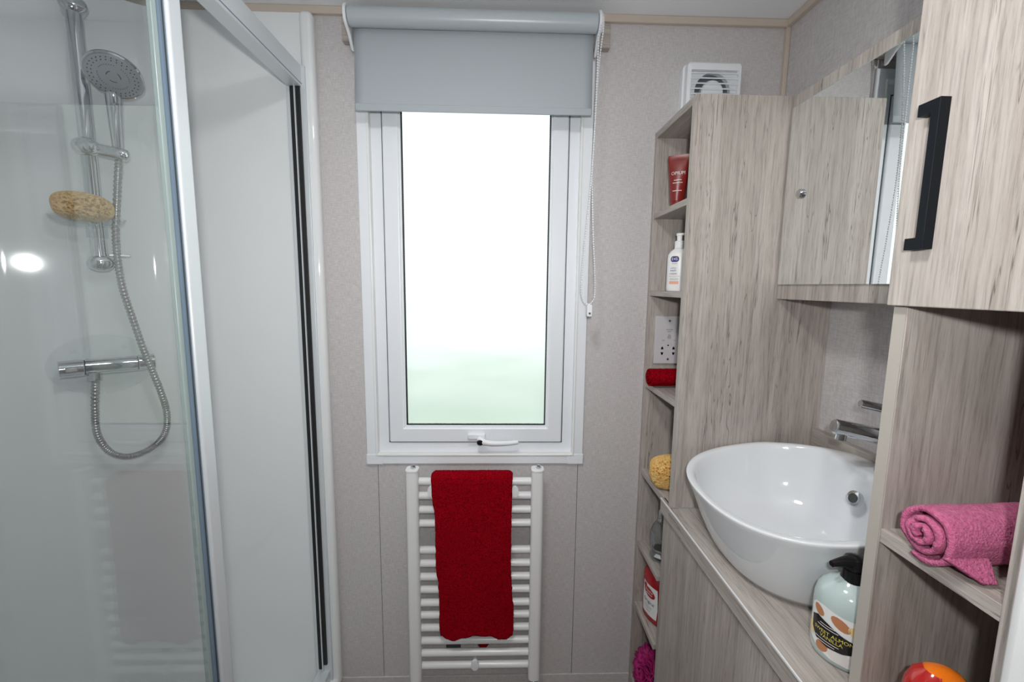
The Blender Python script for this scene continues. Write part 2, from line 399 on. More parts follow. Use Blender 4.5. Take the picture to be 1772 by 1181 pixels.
# glazing gasket with its ragged inner edge
gk = ring(-.2905, .1485, .9625, 1.9165, .0058, YB+.018, YB+.024)
for i in range(84):
    x = -.284 + i * .4275 / 83
    gk.box(x-.0012, x+.0012, YB+.021, YB+.024, .9675, .9675 + random.uniform(.0006, .0018))
for i in range(150):
    z = .97 + i * .94 / 149
    for sx in (-.2855, .1435):
        gk.box(sx-.0012 if sx > 0 else sx, sx if sx > 0 else sx+.0012, YB+.021, YB+.024, z-.0012, z+.0012)
put('glazing_gasket', gk, 'black_seal', sash, smooth=False)
put('pane', G().box(-.289, .147, YB+.026, YB+.030, .964, 1.915), 'obscure_glass', w1, smooth=False)
hd = thing_h = put('handle', G().box(-.096, -.041, YB-.012, YB+.005, .927, .946), 'white_plastic', w1, bevel=.004)
put('lever', G().tube(smoothpath([(-.062, YB-.014, .932), (-.045, YB-.022, .924), (-.015, YB-.026, .921), (.03, YB-.024, .921), (.060, YB-.022, .924)], 6),
    [.010]*7 + [.0085 - .0028*i/17 for i in range(18)], 12), 'white_plastic', hd)
put('lock_button', G().lathe([(0.0001, -.001), (.0085, -.001), (.0098, .004), (.0085, .010), (.0001, .011)], (0, 0, 0), 1.15, 0.9).map(
    lambda p: (-.056 + p.x, YB-.020 - p.z, .924 + p.y)), 'black_plastic', hd)

# ------------------------------------------------------------------ roller blind
bt = box('mounting_batten', 'wood_x', (-.432, .300, YB-.024, YB, 2.056, 2.118), bevel=.001, loc=(-.066, YB, 2.056))
tag(bt, 'grey wooden batten fixed to the wall behind the roller blind', 'batten')
rb = thing('roller_blind', 'grey roller blind half drawn down over the window', 'blind', (-.07, 1.235, 1.866))
TY, TZ, TR = 1.232, 2.092, .0235
put('roller_tube', G().cyl((-.396, TY, TZ), (.252, TY, TZ), TR, 40), 'blind_tube', rb)
fab = G(); NX, NZ = 24, 20
for j in range(NZ + 1):
    for i in range(NX + 1):
        x = -.392 + .640 * i / NX; z = 1.866 + (TZ - 1.866) * j / NZ
        fab.v.append(Vector((x, TY + TR - .001 - .012*(1 - j/NZ) + .0012*math.sin(9*x + 5*z), z)))
for j in range(NZ):
    for i in range(NX):
        a = j*(NX+1) + i; fab.f.append((a, a+1, a+NX+2, a+NX+1))
fb = put('fabric', fab, 'blind_fabric', rb, solid=.0012)
put('bottom_bar', G().box(-.3915, .2475, TY+TR-.0148, TY+TR-.0108, 1.8645, 1.884), 'blind_fabric', rb, bevel=.003)
for sx, xx in ((-1, -.402), (1, .258)):
    pr_ = [(TY + .027*math.cos(R(a)), TZ + .030*math.sin(R(a))) for a in range(100, 265, 12)] + [(TY+.012, TZ-.040), (TY+.035, TZ-.062), (YB-.024, TZ-.064), (YB-.024, TZ+.02)]
    g = G().prism([(y, z) for y, z in pr_], xx-.004, xx+.004).map(lambda p: (p.z, p.x, p.y))
    put('bracket', g, 'white_plastic', rb, bevel=.002)
put('chain_wheel', G().tube([(.2635, TY + .020*math.cos(2*math.pi*i/24), TZ + .020*math.sin(2*math.pi*i/24)) for i in range(24)], .0032, 8, closed=True), 'white_plastic', rb)
# bead chain: two strands and the loop, many tiny beads
def chain_pts():
    L1 = [(.262, 1.200, 2.085), (.252, 1.200, 2.05), (.251, 1.200, 1.964), (.248, 1.200, 1.777), (.243, 1.2, 1.658), (.232, 1.2, 1.521), (.226, 1.2, 1.411), (.229, 1.2, 1.375), (.240, 1.2, 1.356), (.252, 1.2, 1.352)]
    L2 = [(.252, 1.2, 1.352), (.263, 1.203, 1.368), (.2655, 1.206, 1.40), (.262, 1.206, 1.46), (.255, 1.206, 1.552), (.248, 1.206, 1.703), (.2515, 1.206, 1.85), (.257, 1.212, 1.98), (.266, 1.214, 2.07), (.266, 1.215, 2.10)]
    return smoothpath(L1, 10) + smoothpath(L2, 10)[1:]
cp = chain_pts(); beads = G(); acc = 0.0; last = cp[0]
oct_v = [Vector(v) for v in ((1,0,0),(-1,0,0),(0,1,0),(0,-1,0),(0,0,1),(0,0,-1))]
oct_f = [(0,2,4),(2,1,4),(1,3,4),(3,0,4),(2,0,5),(1,2,5),(3,1,5),(0,3,5)]
bm0 = bmesh.new(); bmesh.ops.create_icosphere(bm0, subdivisions=1, radius=.0027); bm0.verts.index_update()
bv = [v.co.copy() for v in bm0.verts]; bf = [tuple(v.index for v in f.verts) for f in bm0.faces]; bm0.free()
for p in cp[1:]:
    d = (p - last).length; q = 0.0
    while acc + (d - q) >= .0066:
        q += .0066 - acc; acc = 0.0
        c = last + (p - last) * (q / d); beads.add([v + c for v in bv], bf)
    acc += d - q; last = p
ch = put('bead_chain', beads, 'white_plastic', rb); ch['kind'] = 'stuff'
put('chain_thread', G().tube(cp, .0007, 5), 'white_plastic', ch)
tn = put('chain_tensioner', G().prism(rrect(.244, .258, 1.318, 1.352, .004), 0, .010).map(lambda p: (p.x, 1.196 + p.z, p.y)), 'white_plastic', rb, bevel=.001)
put('screw', G().disc((.251, 1.196, 1.327), (0, -1, 0), .0030, 12, .001), 'rubber_dark', tn)

# ------------------------------------------------------------------ towel radiator
rd = thing('towel_radiator', 'white ladder towel radiator on the wall under the window', 'radiator', (-.069, 1.25, .13))
for x0, x1 in ((-.2745, -.2375), (.0985, .1355)):
    cx = (x0 + x1) / 2
    c = put('column', G().prism(rrect(x0, x1, 1.215, 1.252, .012), .160, .857), 'radiator_white', rd, bevel=.0015)
    put('end_cap', G().prism(rrect(x0-.0008, x1+.0008, 1.214, 1.253, .012), .852, .860), 'radiator_white', c, bevel=.002)
    put('bleed_screw', G().cyl((cx+.003, 1.234, .859), (cx+.003, 1.234, .866), .0085, 6).cyl((cx+.003, 1.234, .866), (cx+.003, 1.234, .870), .0045, 12), 'chrome', c)
    vv = put('valve', G().cyl((cx, 1.234, .160), (cx, 1.234, .128), .010, 16).cyl((cx, 1.234, .150), (cx, 1.234, .140), .014, 6), 'chrome', rd)
    put('pipe', G().cyl((cx, 1.234, .130), (cx, 1.234, 0.0), .007, 12), 'chrome', vv)
for z in (.814, .769, .724, .680, .592, .548, .503, .460, .415, .373, .329, .284, .241, .197):
    put('bar', G().cyl((-.240, 1.244, z), (.101, 1.244, z), .0115, 18), 'radiator_white', rd)
for x, z in ((-.198, .792), (.049, .790), (-.070, .213)):
    wbk = put('wall_bracket', G().cyl((x, 1.222, z), (x, 1.2995, z), .007, 14), 'white_plastic', rd)
    put('clamp', G().lathe([(.0001, 0), (.010, 0), (.0125, .003), (.012, .008), (.0001, .009)], (0, 0, 0), 1.0, 1.45).map(lambda p, x=x, z=z: (x + p.x, 1.229 - p.z, z + p.y)), 'white_plastic', wbk)

# ------------------------------------------------------------------ red towel on the radiator
tw = thing('hand_towel', 'red terry towel hanging over the white towel radiator', 'towel', (-.07, 1.235, .22))
LEFT = [(.30, -.168), (.345, -.179), (.42, -.178), (.50, -.180), (.55, -.187), (.70, -.187), (.80, -.197), (.85, -.198)]
RIGHT = [(.30, .040), (.335, .050), (.41, .050), (.45, .045), (.55, .040), (.70, .040), (.80, .041), (.85, .041)]
BOT = [(0.0, .322), (.06, .312), (.16, .310), (.32, .324), (.48, .333), (.66, .326), (.84, .311), (.94, .310), (1.0, .322)]
def towel_sheet(front):
    g = G(); NU, NV = 72, 130
    for j in range(NV + 1):
        for i in range(NU + 1):
            u = i / NU; v = j / NV
            if front:
                zt, zb = .838, interp(BOT, u)
                z = zb + (zt - zb) * v
                x = interp(LEFT, z) * (1-u) + interp(RIGHT, z) * u
                y = 1.2185 + .0055*math.sin(7*u + 5*z)*(1 - .6*v)*(0 if v > .9 else 1 - v*.9) - .004*(1-v)*math.sin(math.pi*u)
                if z > .818: y += (z - .818)**2 * 12
                if z < .345: y -= (.345 - z) * .10 * (.4 + abs(math.sin(5*u)))
                y += .0022 * noise.noise(Vector((x*30, z*14, 1.3)))
            else:
                zb = .252 - (.032*max(0, 1 - abs(u - .72)/.10)); zt = .838
                z = zb + (zt - zb) * v
                x = -.182 + .190 * u + .02*v*(u - .2); y = 1.2665 + .0015*math.sin(5*u)
                if z > .818: y -= (z - .818)**2 * 12
            n = noise.noise(Vector((x*330, y*330, z*330)))
            g.v.append(Vector((x + .0006*n, y - .0012*n, z + .0006*noise.noise(Vector((x*280, 7, z*280))))))
    for j in range(NV):
        for i in range(NU):
            a = j*(NU+1) + i; g.f.append((a, a+1, a+NU+2, a+NU+1))
    return g
put('front_fold', towel_sheet(True), 'red_terry', tw, solid=.009, ang=180)
put('back_fold', towel_sheet(False), 'red_terry', tw, solid=.006, ang=180)
top = G(); NU = 72
for j in range(33):
    a = math.pi * j / 32
    for i in range(NU + 1):
        u = i / NU; x = -.198*(1-u) + .041*u
        k = 1 - .35*max(0, abs(u-.5)*2 - .93)/.07
        n = noise.noise(Vector((x*300, j*1.3, 4))) * .0016
        top.v.append(Vector((x + .0006*n*100*.3, 1.2435 - math.cos(a)*(.0235+n), .820 + math.sin(a)*(.0225*k+n))))
for j in range(32):
    for i in range(NU):
        b_ = j*(NU+1) + i; top.f.append((b_, b_+1, b_+NU+2, b_+NU+1))
put('top_fold', top, 'red_terry', tw, solid=.008, ang=180)
put('care_tag', G().box(-.165, -.118, 1.2675, 1.2685, .221, .262), 'rubber_dark', tw, smooth=False)

# ================================================================== SHOWER
# plan of the moulded surround: back wall, canted corner, side wall
s2 = math.sqrt(.5)
def arc(c, r, a0, a1, n=10): return [(c[0] + r*math.cos(R(a0 + (a1-a0)*i/n)), c[1] + r*math.sin(R(a0 + (a1-a0)*i/n))) for i in range(n+1)]
def fillet(p, d_in, d_out, r, n=10):
    # corner p between unit directions; returns arc points
    t = r * math.tan(R(22.5)); A = Vector(p) - Vector(d_in)*t; B = Vector(p) + Vector(d_out)*t
    mid = (A + B)/2; out = []
    for i in range(n+1):
        u = i/n; out.append(tuple(A*(1-u)**2 + Vector(p)*2*u*(1-u) + B*u*u))
    return out
YS = 1.285
plan = [(-.535, YS), (-.70, YS)] + fillet((-.95, YS), (-1, 0), (-s2, -s2), .12) + fillet((-1.21, YS-.26), (-s2, -s2), (0, -1), .15) + [(-1.21, .60), (-1.21, .06)] 
outer = [(-.535, YS+.012), (-.70, YS+.012)] + [(x-.004, y+.011) for x, y in plan[2:13]] + [(x-.011, y+.004) for x, y in plan[13:24]] + [(-1.222, .60), (-1.222, .06)]
sg = G(); n = len(plan)
for z in (.10, 2.128):
    sg.v += [Vector((x, y, z)) for x, y in plan] + [Vector((x, y, z)) for x, y in outer]
for i in range(n-1):
    sg.f += [(i, i+1, 2*n+i+1, 2*n+i), (n+i, 3*n+i, 3*n+i+1, n+i+1), (i, n+i, n+i+1, i+1), (2*n+i, 2*n+i+1, 3*n+i+1, 3*n+i)]
sg.f += [(0, 2*n, 3*n, n), (n-1, 2*n-1, 4*n-1, 3*n-1)]
su = thing('shower_surround', 'white moulded shower walls and tray behind the glass screen', 'shower', (-.87, .7, 0))
put('wall_lining', sg, 'acrylic', su, ang=50)
put('end_lining', G().box(-1.21, -.56, .045, .06, .10, 2.128), 'acrylic', su, smooth=False)
put('edge_flange', G().prism(rrect(-.545, -.509, 1.268, 1.3, .013), .10, 2.128), 'acrylic', su, bevel=.012, seg=3)
put('tray', G().prism([(-.512, .045), (-.512, YS)] + plan[1:], 0, .075), 'acrylic', su, bevel=.006)
put('tray_kerb', G().box(-.60, -.512, .045, 1.284, .075, .128), 'acrylic', su, bevel=.012, seg=3)

sc_ = thing('shower_screen', 'sliding glass shower screen pushed open, with silver frame', 'shower screen', (-.555, .68, .13))
tr_ = put('top_rail', G().box(-.578, -.540, .06, 1.284, 1.930, 1.985), 'aluminium', sc_, bevel=.002)
put('rail_groove', G().box(-.545, -.5392, .06, 1.280, 1.9365, 1.9385), 'blue_gasket', tr_, smooth=False)
br_ = put('bottom_rail', G().box(-.576, -.538, .06, 1.284, .128, .165), 'aluminium', sc_, bevel=.002)
put('wall_profile', G().box(-.582, -.530, 1.262, 1.285, .128, 1.985), 'aluminium', sc_, bevel=.0015)
put('black_gasket', G().box(-.570, -.5595, 1.256, 1.264, .175, 1.93), 'black_seal', sc_, smooth=False)
put('black_gasket', G().box(-.5545, -.544, 1.256, 1.264, .190, 1.93), 'black_seal', sc_, smooth=False)
put('silver_fin', G().box(-.5585, -.5555, 1.253, 1.264, .165, 1.93), 'aluminium', sc_, smooth=False)
dr = put('sliding_pane', G().box(-.551, -.545, .07, .764, .165, 1.935), 'shower_glass', sc_, smooth=False)
put('seal_strip', G().box(-.552, -.5445, .746, .757, .165, 1.932), 'glass_edge', dr, bevel=.001)
put('dark_gasket', G().box(-.553, -.540, .757, .768, .165, 1.932), 'blue_gasket', dr, smooth=False)
put('gasket_line', G().box(-.553, -.5385, .7615, .7630, .165, 1.932), 'dark_line', dr, smooth=False)
put('door_stile', G().box(-.556, -.535, .768, .802, .160, 1.934), 'aluminium', dr, bevel=.005, seg=3)

# frame of the canted corner wall: u along it (towards the window), e out of it, z up
P0 = Vector((-.95, YS, 0)); UU = Vector((s2, s2, 0)); NN = Vector((s2, -s2, 0)); ZZ = Vector((0, 0, 1))
def cw(u, e, z): return P0 + UU*u + NN*e + ZZ*z
def cbase(u, e, z): return tuple(cw(u, e, z))
def onwall(p): return cw(p.x, p.y, p.z)

rl = thing('shower_riser_rail', 'chrome upright shower rail on the canted shower wall', 'shower rail', cbase(-.146, 0, 1.43))
put('rail', G().cyl(cw(-.146, .05, 1.44), cw(-.146, .05, 2.06), .0162, 28), 'chrome', rl)
for z in (2.050, 1.447):
    put('end_bracket', G().lathe([(.0001, .0), (.020, 0), (.022, .02), (.0255, .045), (.027, .055), (.0245, .064), (.018, .069), (.0001, .071)], (0, 0, 0)).map(
        lambda p, z=z: cw(-.146 + p.x, p.z, z + p.y*.78)), 'chrome', rl)
sl = put('slider', G().lathe([(.0001, .035), (.022, .036), (.0275, .046), (.0285, .058), (.026, .069), (.016, .077), (.0001, .079)], (0, 0, 0)).map(
    lambda p: cw(-.149 + p.x, p.z, 1.728 + p.y*.8)), 'chrome', rl)
put('slider_knob', G().lathe([(.0001, 0), (.011, 0), (.012, .005), (.007, .010), (.0001, .011)], (0, 0, 0)).map(lambda p: cw(-.144 + p.x, .077 + p.z, 1.726 + p.y)), 'chrome', sl)
put('holder_arm', G().tube(smoothpath([cw(-.135, .058, 1.727), cw(-.112, .068, 1.723), cw(-.088, .076, 1.720), cw(-.072, .078, 1.717)], 5), [.015]*4+[.0155]*4+[.0165]*4+[.015]*2+[.011, .006], 16), 'chrome', sl)
put('hose_clip', G().box(-.130, -.088, -.004, .004, -.003, .003).map(lambda p: cw(p.x, .062 + p.y, 1.468 + p.z)), 'chrome_satin', rl, bevel=.001)

# hand shower
hs = thing('hand_shower', 'round chrome hand shower resting in the rail holder', 'shower head', cbase(-.090, .08, 1.70))
HC = cw(-.091, .118, 1.893); HNv = (NN*.60 - ZZ*.76 - UU*.22).normalized()
hx = (UU - HNv*UU.dot(HNv)).normalized(); hy = HNv.cross(hx)
def hp(x, y, d): return HC + hx*x + hy*y + HNv*d
def hlathe(prof, seg=40):
    g = G(); g.rings([[hp(r*math.cos(q), r*math.sin(q), d) for q in [2*math.pi*i/seg for i in range(seg)]] for r, d in prof]); return g
put('head', hlathe([(.0005, -.021), (.030, -.019), (.050, -.012), (.0565, -.004), (.057, .002), (.0545, .005), (.0005, .005)]), 'chrome', hs)
pl = put('spray_plate', hlathe([(.0005, .0045), (.0515, .0045), (.0515, .0058), (.050, .0066), (.0005, .0066)]), 'nozzle_plate', hs)
nz = G()
for rr, nn_, r0 in ((.046, 30, .0014), (.0395, 26, .0013), (.029, 40, .0008)):
    for i in range(nn_):
        a = 2*math.pi*i/nn_
        if rr < .03 and (i % 10) > 7: continue
        c0 = hp(rr*math.cos(a), rr*math.sin(a), .0062); nz.tube([c0, c0 + HNv*.0018], r0, 6)
for k in range(3):
    nz.tube([hp(.013*math.cos(R(120*k + t)), .013*math.sin(R(120*k + t)), .0066) for t in range(0, 70, 10)], .0010, 5)
put('nozzles', nz, 'rubber_dark', pl)['kind'] = 'stuff'
put('handle', G().tube(smoothpath([cw(-.092, .072, 1.708), cw(-.092, .071, 1.76), cw(-.0915, .070, 1.815), cw(-.091, .070, 1.850), cw(-.091, .080, 1.884)], 6),
    [.0105 + .0065*min(1, i/18) for i in range(25)], 18), 'chrome', hs)

# hose
hose = [(-.092,1.712),(-.101,1.632),(-.112,1.53),(-.114,1.457),(-.11,1.383),(-.097,1.307),(-.083,1.228),(-.068,1.162),(-.053,1.094),(-.044,1.034),(-.05,.985),(-.07,.951),(-.105,.933),(-.141,.933),(-.171,.959),(-.188,1.011),(-.187,1.072),(-.181,1.148)]
hpth = smoothpath([cw(u, .066 if z > 1.25 else (.078 if z > 1.08 else .066 if z > .96 else .058), z) for u, z in hose], 34)
ho = put('shower_hose', G().tube(hpth, [.0086 if (i//2) % 2 else .0068 for i in range(len(hpth))], 10), 'chrome_satin', loc=cbase(-.10, .06, .93), ang=80)
tag(ho, 'ribbed metal hose looping from the hand shower to the valve', 'hose')

# thermostatic valve on its clear plate
vp = thing('shower_valve', 'chrome thermostatic bar valve on a clear oval plate', 'valve', cbase(-.155, 0, 1.10))
pt = put('back_plate', G().prism(ell(-.158, 1.181, .108, .080, 0, 48), .002, .007).map(lambda p: cw(p.x, p.z, p.y)), 'clear_plastic', vp, bevel=.002)
for du, dz in ((-.055, .042), (.045, .044), (-.045, -.042), (.050, -.044)):
    put('plate_screw', G().lathe([(.0001, .006), (.007, .006), (.0055, .0085), (.0001, .0095)], (0, 0, 0)).map(lambda p, du=du, dz=dz: cw(-.158+du+p.x, p.z, 1.181+dz+p.y)), 'clear_plastic', pt)
VE, VZ = .050, 1.183
put('body', G().cyl(cw(-.195, VE, VZ+.001), cw(-.095, VE, VZ-.001), .0205, 30), 'chrome', vp)
for u0, u1, rr in ((-.243, -.197, .0212), (-.093, -.058, .0212)):
    kb = put('control_knob', G().cyl(cw(u0, VE, VZ), cw(u1, VE, VZ), rr, 28), 'chrome', vp, bevel=.0015)
    put('grip', G().box(u0+.012, u1-.012, .0, .010, -.006, .006).map(lambda p: cw(p.x, VE+.0125+p.y, VZ+p.z)), 'chrome_satin', kb, bevel=.002)
for u in (-.196, -.094):
    put('collar', G().cyl(cw(u-.0016, VE, VZ), cw(u+.0016, VE, VZ), .0190, 24), 'rubber_dark', vp)
for u in (-.185, -.105):
    put('inlet', G().cyl(cw(u, .004, VZ), cw(u, VE, VZ), .011, 18), 'chrome', vp)
put('outlet_nut', G().cyl(cw(-.180, VE+.002, VZ-.016), cw(-.181, VE+.006, VZ-.036), .0145, 8), 'chrome', vp)

# soap dish and bath sponge
sd = thing('soap_dish', 'clear plastic soap dish clipped to the shower rail', 'soap dish', cbase(-.160, .07, 1.53))
put('bowl', G().lathe([(.0001, 0), (.045, 0), (.064, .008), (.071, .019), (.0695, .020), (.0625, .010), (.044, .0035), (.0001, .003)], (0, 0, 0), 1.0, .62, 0, 40).map(
    lambda p: cw(-.162 + p.x, .088 + p.y, 1.536 + p.z)), 'dish_plastic', sd)
put('clip', G().lathe([(.0168, -.028), (.0205, -.028), (.0205, .0), (.0168, .0)], (0, 0, 0), 1, 1, 0, 24).map(lambda p: cw(-.146 + p.x, .05 + p.y, 1.538 + p.z)), 'dish_plastic', sd)
def sponge_geo(c, rx, ry, rz, sub, cell, depth, seed, pw=1.0):
    b = bmesh.new(); bmesh.ops.create_icosphere(b, subdivisions=sub, radius=1.0); b.verts.index_update(); g = G()
    for v in b.verts:
        p = v.co; sg_ = lambda t: math.copysign(abs(t)**pw, t); q = Vector((sg_(p.x)*rx, sg_(p.y)*ry, sg_(p.z)*rz)); sq = q + Vector((seed, seed*2, 0))
        d = noise.voronoi(sq / cell)[0]
        d2 = noise.voronoi(sq / (cell*.45) + Vector((5, 1, 2)))[0]
        f = -depth*max(0, 1 - d[0]/.46)**.55 - depth*.45*max(0, 1 - d2[0]/.4) + .10*min(rx, ry, rz)*noise.noise(sq*28)
        nq = Vector((p.x/rx, p.y/ry, p.z/rz)).normalized(); q = q + nq*f
        g.v.append(q)
    g.f = [tuple(v.index for v in f.verts) for f in b.faces]; b.free()
    return g
bsp = put('bath_sponge', sponge_geo(None, .056, .032, .033, 8, .0072, .014, 3, .72).map(lambda p: cw(-.168 + p.x, .086 + p.y, 1.580 + p.z - .05*p.x)), 'sponge_pale', loc=cbase(-.168, .086, 1.545), ang=180)
tag(bsp, 'tan bath sponge lying in the clear shower soap dish', 'sponge')

# ================================================================== RIGHT-HAND JOINERY
TX, TYN, TYN2 = .446, 1.038, 1.095       # tower face, near side above / below the worktop
tt = thing('shelf_tower', 'tall grey oak shelf tower in the corner beside the window', 'shelf unit', (.62, 1.17, 0))
box('side_panel', 'wood_z', (TX, XR, TYN, TYN+.016, .836, 1.842), tt, bevel=.0008)
box('side_panel', 'wood_z', (TX, XR, YB-.016, YB, 0, 1.842), tt, bevel=.0008)
box('side_panel', 'wood_z', (TX+.012, XR, TYN2, TYN2+.016, 0, .805), tt, bevel=.0008)
box('top_panel', 'wood_y', (TX, XR, TYN+.016, YB-.016, 1.824, 1.842), tt, bevel=.0008)
box('back_panel', 'wood_z', (.72, .73, TYN2+.016, YB-.016, .10, 1.824), tt)
for z in (1.599, 1.376, 1.098):
    box('shelf', 'wood_y', (TX+.002, .72, TYN+.016, YB-.016, z, z+.016), tt, bevel=.0008)
box('shelf', 'wood_y', (TX+.002, .72, TYN+.016, YB-.016, .818, .836), tt, bevel=.0008)
for z in (.578, .364, .100):
    box('shelf', 'wood_y', (TX+.002, .72, TYN2+.016, YB-.016, z, z+.016), tt, bevel=.0008)

mat('edge_band', (0.43, 0.395, 0.355), 0.5)
box('edge_band', 'edge_band', (TX-.0008, TX, TYN+.0005, TYN+.0155, .837, 1.8415), tt)
wt = box('worktop', 'wood_y', (.440, XR, .30, TYN, .798, .836), bevel=.0012, loc=(.63, .67, .798))
tag(wt, 'grey oak worktop carrying the white basin', 'worktop')
put('edge_strip', G().box(.4390, .4415, .30, 1.094, .8335, .8370), 'white_paint', wt, smooth=False)
put('worktop_end', G().box(.440, .452, TYN, 1.094, .798, .836), 'wood_y', wt, smooth=False)
put('sealant_line', G().box(TX+.012, XR, TYN-.002, TYN, .836, .838), 'sealant', wt, smooth=False)
va = thing('vanity_cabinet', 'grey oak vanity cabinet under the worktop', 'cabinet', (.62, .70, 0))
box('front_panel', 'wood_z', (.450, .466, .30, 1.094, .06, .797), va, bevel=.001)
box('plinth', 'wood_y', (.49, .505, .30, 1.094, 0, .06), va)
box('side_panel', 'wood_z', (.466, .80, .30, .316, .06, .797), va)
up = box('upstand', 'wood_y', (.794, XR, .545, TYN-.001, .836, 1.050), bevel=.0012, loc=(.80, .79, .836))
tag(up, 'low grey oak upstand on the wall behind the basin', 'upstand')

mc = thing('mirror_cabinet', 'wall mirror on a grey oak panel above the basin', 'mirror', (.74, .80, 1.376))
box('cabinet_body', 'wood_z', (.674, XR, .548, TYN-.001, 1.376, 1.840), mc, bevel=.001)
mi = box('mirror_pane', 'mirror', (.6695, .6742, .553, 1.032, 1.411, 1.812), mc, bevel=0)
put('mirror_edge', G().box(.6694, .6742, .553, 1.032, 1.8118, 1.8132), 'glass_edge', mi, smooth=False)
put('fixing_cap', G().lathe([(.0001, 0), (.0105, 0), (.0105, .004), (.008, .007), (.0001, .0085)], (0, 0, 0)).map(lambda p: (.6695 - p.z, .977 + p.x, 1.611 + p.y)), 'chrome', mi)

wc = thing('wall_cabinet', 'grey oak wall cupboard with a black bar handle', 'cupboard', (.66, .45, 1.381))
box('carcass', 'wood_z', (.508, XR, .362, .534, 1.385, 2.06), wc, bevel=.001)
dd = box('door', 'wood_z', (.490, .507, .362, .535, 1.381, 2.06), wc, bevel=.0012)
hb = G()
hb.add([], [])
prof = [(.4855, 1.447), (.4855, 1.6105), (.5115, 1.6105), (.5115, 1.597), (.4955, 1.597), (.4955, 1.4605), (.5085, 1.4605), (.5085, 1.447)]
hb.add([(.478, y, z) for y, z in prof] + [(.4905, y, z) for y, z in prof],
       [(0, 1, 4, 5), (1, 2, 3, 4), (0, 5, 6, 7), (8, 13, 12, 9), (9, 12, 11, 10), (8, 15, 14, 13)] + [(i, (i+1) % 8, 8+(i+1) % 8, 8+i) for i in range(8)])
put('handle', hb, 'black_metal', dd, bevel=.0006)

ou = thing('open_shelf_unit', 'open grey oak shelf unit below the wall cupboard', 'shelf unit', (.66, .45, .836))
box('side_panel', 'wood_z', (.500, XR, .516, .534, .8365, 1.3805), ou, bevel=.0008)
box('side_panel', 'wood_z', (.500, XR, .362, .378, .8365, 1.3805), ou, bevel=.0008)
box('shelf', 'wood_y', (.501, XR, .378, .516, 1.072, 1.0905), ou, bevel=.0008)

box('edge_band', 'edge_band', (.4992, .500, .5165, .5335, .838, 1.380), ou)
# ------------------------------------------------------------------ basin
BC = (.612, .822); BX, BY = .200, .214
def basin_pt(th, k, z):
    # plan outline (slightly squared oval) scaled by k
    c, s = math.cos(th), math.sin(th); e = 2/(2.4 if c < 0 else 2.4 - .45*min(1, c*2.5))
    x = BX*math.copysign(abs(c)**e, c); y = BY*math.copysign(abs(s)**e, s)
    return Vector((BC[0] + x*k, BC[1] + y*k, z))
def rim_z(x): return .984 + .052*max(0, min(1, (x - .412)/.39))
NB = 96; prof_out = [(.60, 0.0), (.66, .004), (.72, .10), (.79, .28), (.86, .50), (.925, .74), (.975, .90), (.996, .965), (1.0, .99), (.996, 1.0), (.985, 1.003)]
prof_in = [(.952, 1.004), (.928, .996), (.915, .97), (.895, .85), (.86, .62), (.78, .40), (.66, .24), (.50, .15), (.30, .11), (.12, .095), (.02, .092)]
rs = []
for k, f in prof_out:
    rs.append([(lambda p: Vector((p.x, p.y, .8365 + (rim_z(basin_pt(2*math.pi*i/NB, 1, 0).x) - .8365)*f)))(basin_pt(2*math.pi*i/NB, k, 0)) for i in range(NB)])
for k, f in prof_in:
    ring_ = []
    for i in range(NB):
        th = 2*math.pi*i/NB; p1 = basin_pt(th, 1, 0); rz = rim_z(p1.x)
        # the tap ledge pushes the inner wall away from the wall side
        ledge = max(0, math.cos(th))**3 * max(0, 1 - (abs(math.sin(th))/.62)**4)
        kk = k * (1 - .30*ledge*min(1, max(0, (k - .25)/.5)))
        p = basin_pt(th, kk, 0)
        ring_.append(Vector((p.x, p.y, .8365 + (rz - .8365)*f)))
    rs.append(ring_)
bs = thing('wash_basin', 'oval white ceramic countertop basin on the worktop', 'basin', (BC[0], BC[1], .8365))
put('bowl', G().rings(rs), 'ceramic', bs, ang=75)
of = Vector((.7135, .798, .985)); on_ = Vector((-.93, -.06, .36)).normalized()
put('overflow_ring', G().tube([of + on_*(-.004), of + on_*.0035, of + on_*.0045], [.0155, .0155, .013], 28), 'chrome', bs)
put('overflow_hole', G().disc(of + on_*.0042, on_, .0095, 24, .0012), 'black_plastic', bs)
put('drain', G().lathe([(.0001, 0), (.022, 0), (.024, -.003), (.0001, -.004)], (BC[0], BC[1], .857)), 'chrome', bs)

tp = thing('basin_tap', 'chrome mixer tap standing on the basin ledge', 'tap', (.760, .800, 1.034))
put('body', G().lathe([(.0001, 0), (.026, 0), (.026, .006), (.022, .010), (.022, .122), (.019, .128), (.0001, .130)], (.782, .800, 1.034), seg=28), 'chrome', tp)
spd = Vector((-.10, .012, .020)).normalized()
sp0 = Vector((.780, .800, 1.108))
put('spout', G().tube([sp0, sp0 + spd*.112, sp0 + spd*.116], [.0165, .0150, .0125], 24).map(lambda p: p), 'chrome', tp, bevel=.0015)
put('aerator', G().cyl(sp0 + spd*.100 + Vector((0, 0, -.010)), sp0 + spd*.100 + Vector((-.002, 0, -.024)), .0105, 20), 'chrome', tp)
lv0 = Vector((.782, .800, 1.164))
put('lever', G().tube([lv0, lv0 + spd*.070, lv0 + spd*.0725], [.0088, .0082, .0065], 16), 'chrome', tp)

# ------------------------------------------------------------------ extractor fan
fn = thing('extractor_fan', 'square white extractor fan on the wall above the shelf tower', 'fan', (.588, YB, 1.862))
FX0, FX1, FZ0, FZ1 = .512, .664, 1.863, 2.016
FC = (.586, 1.942)
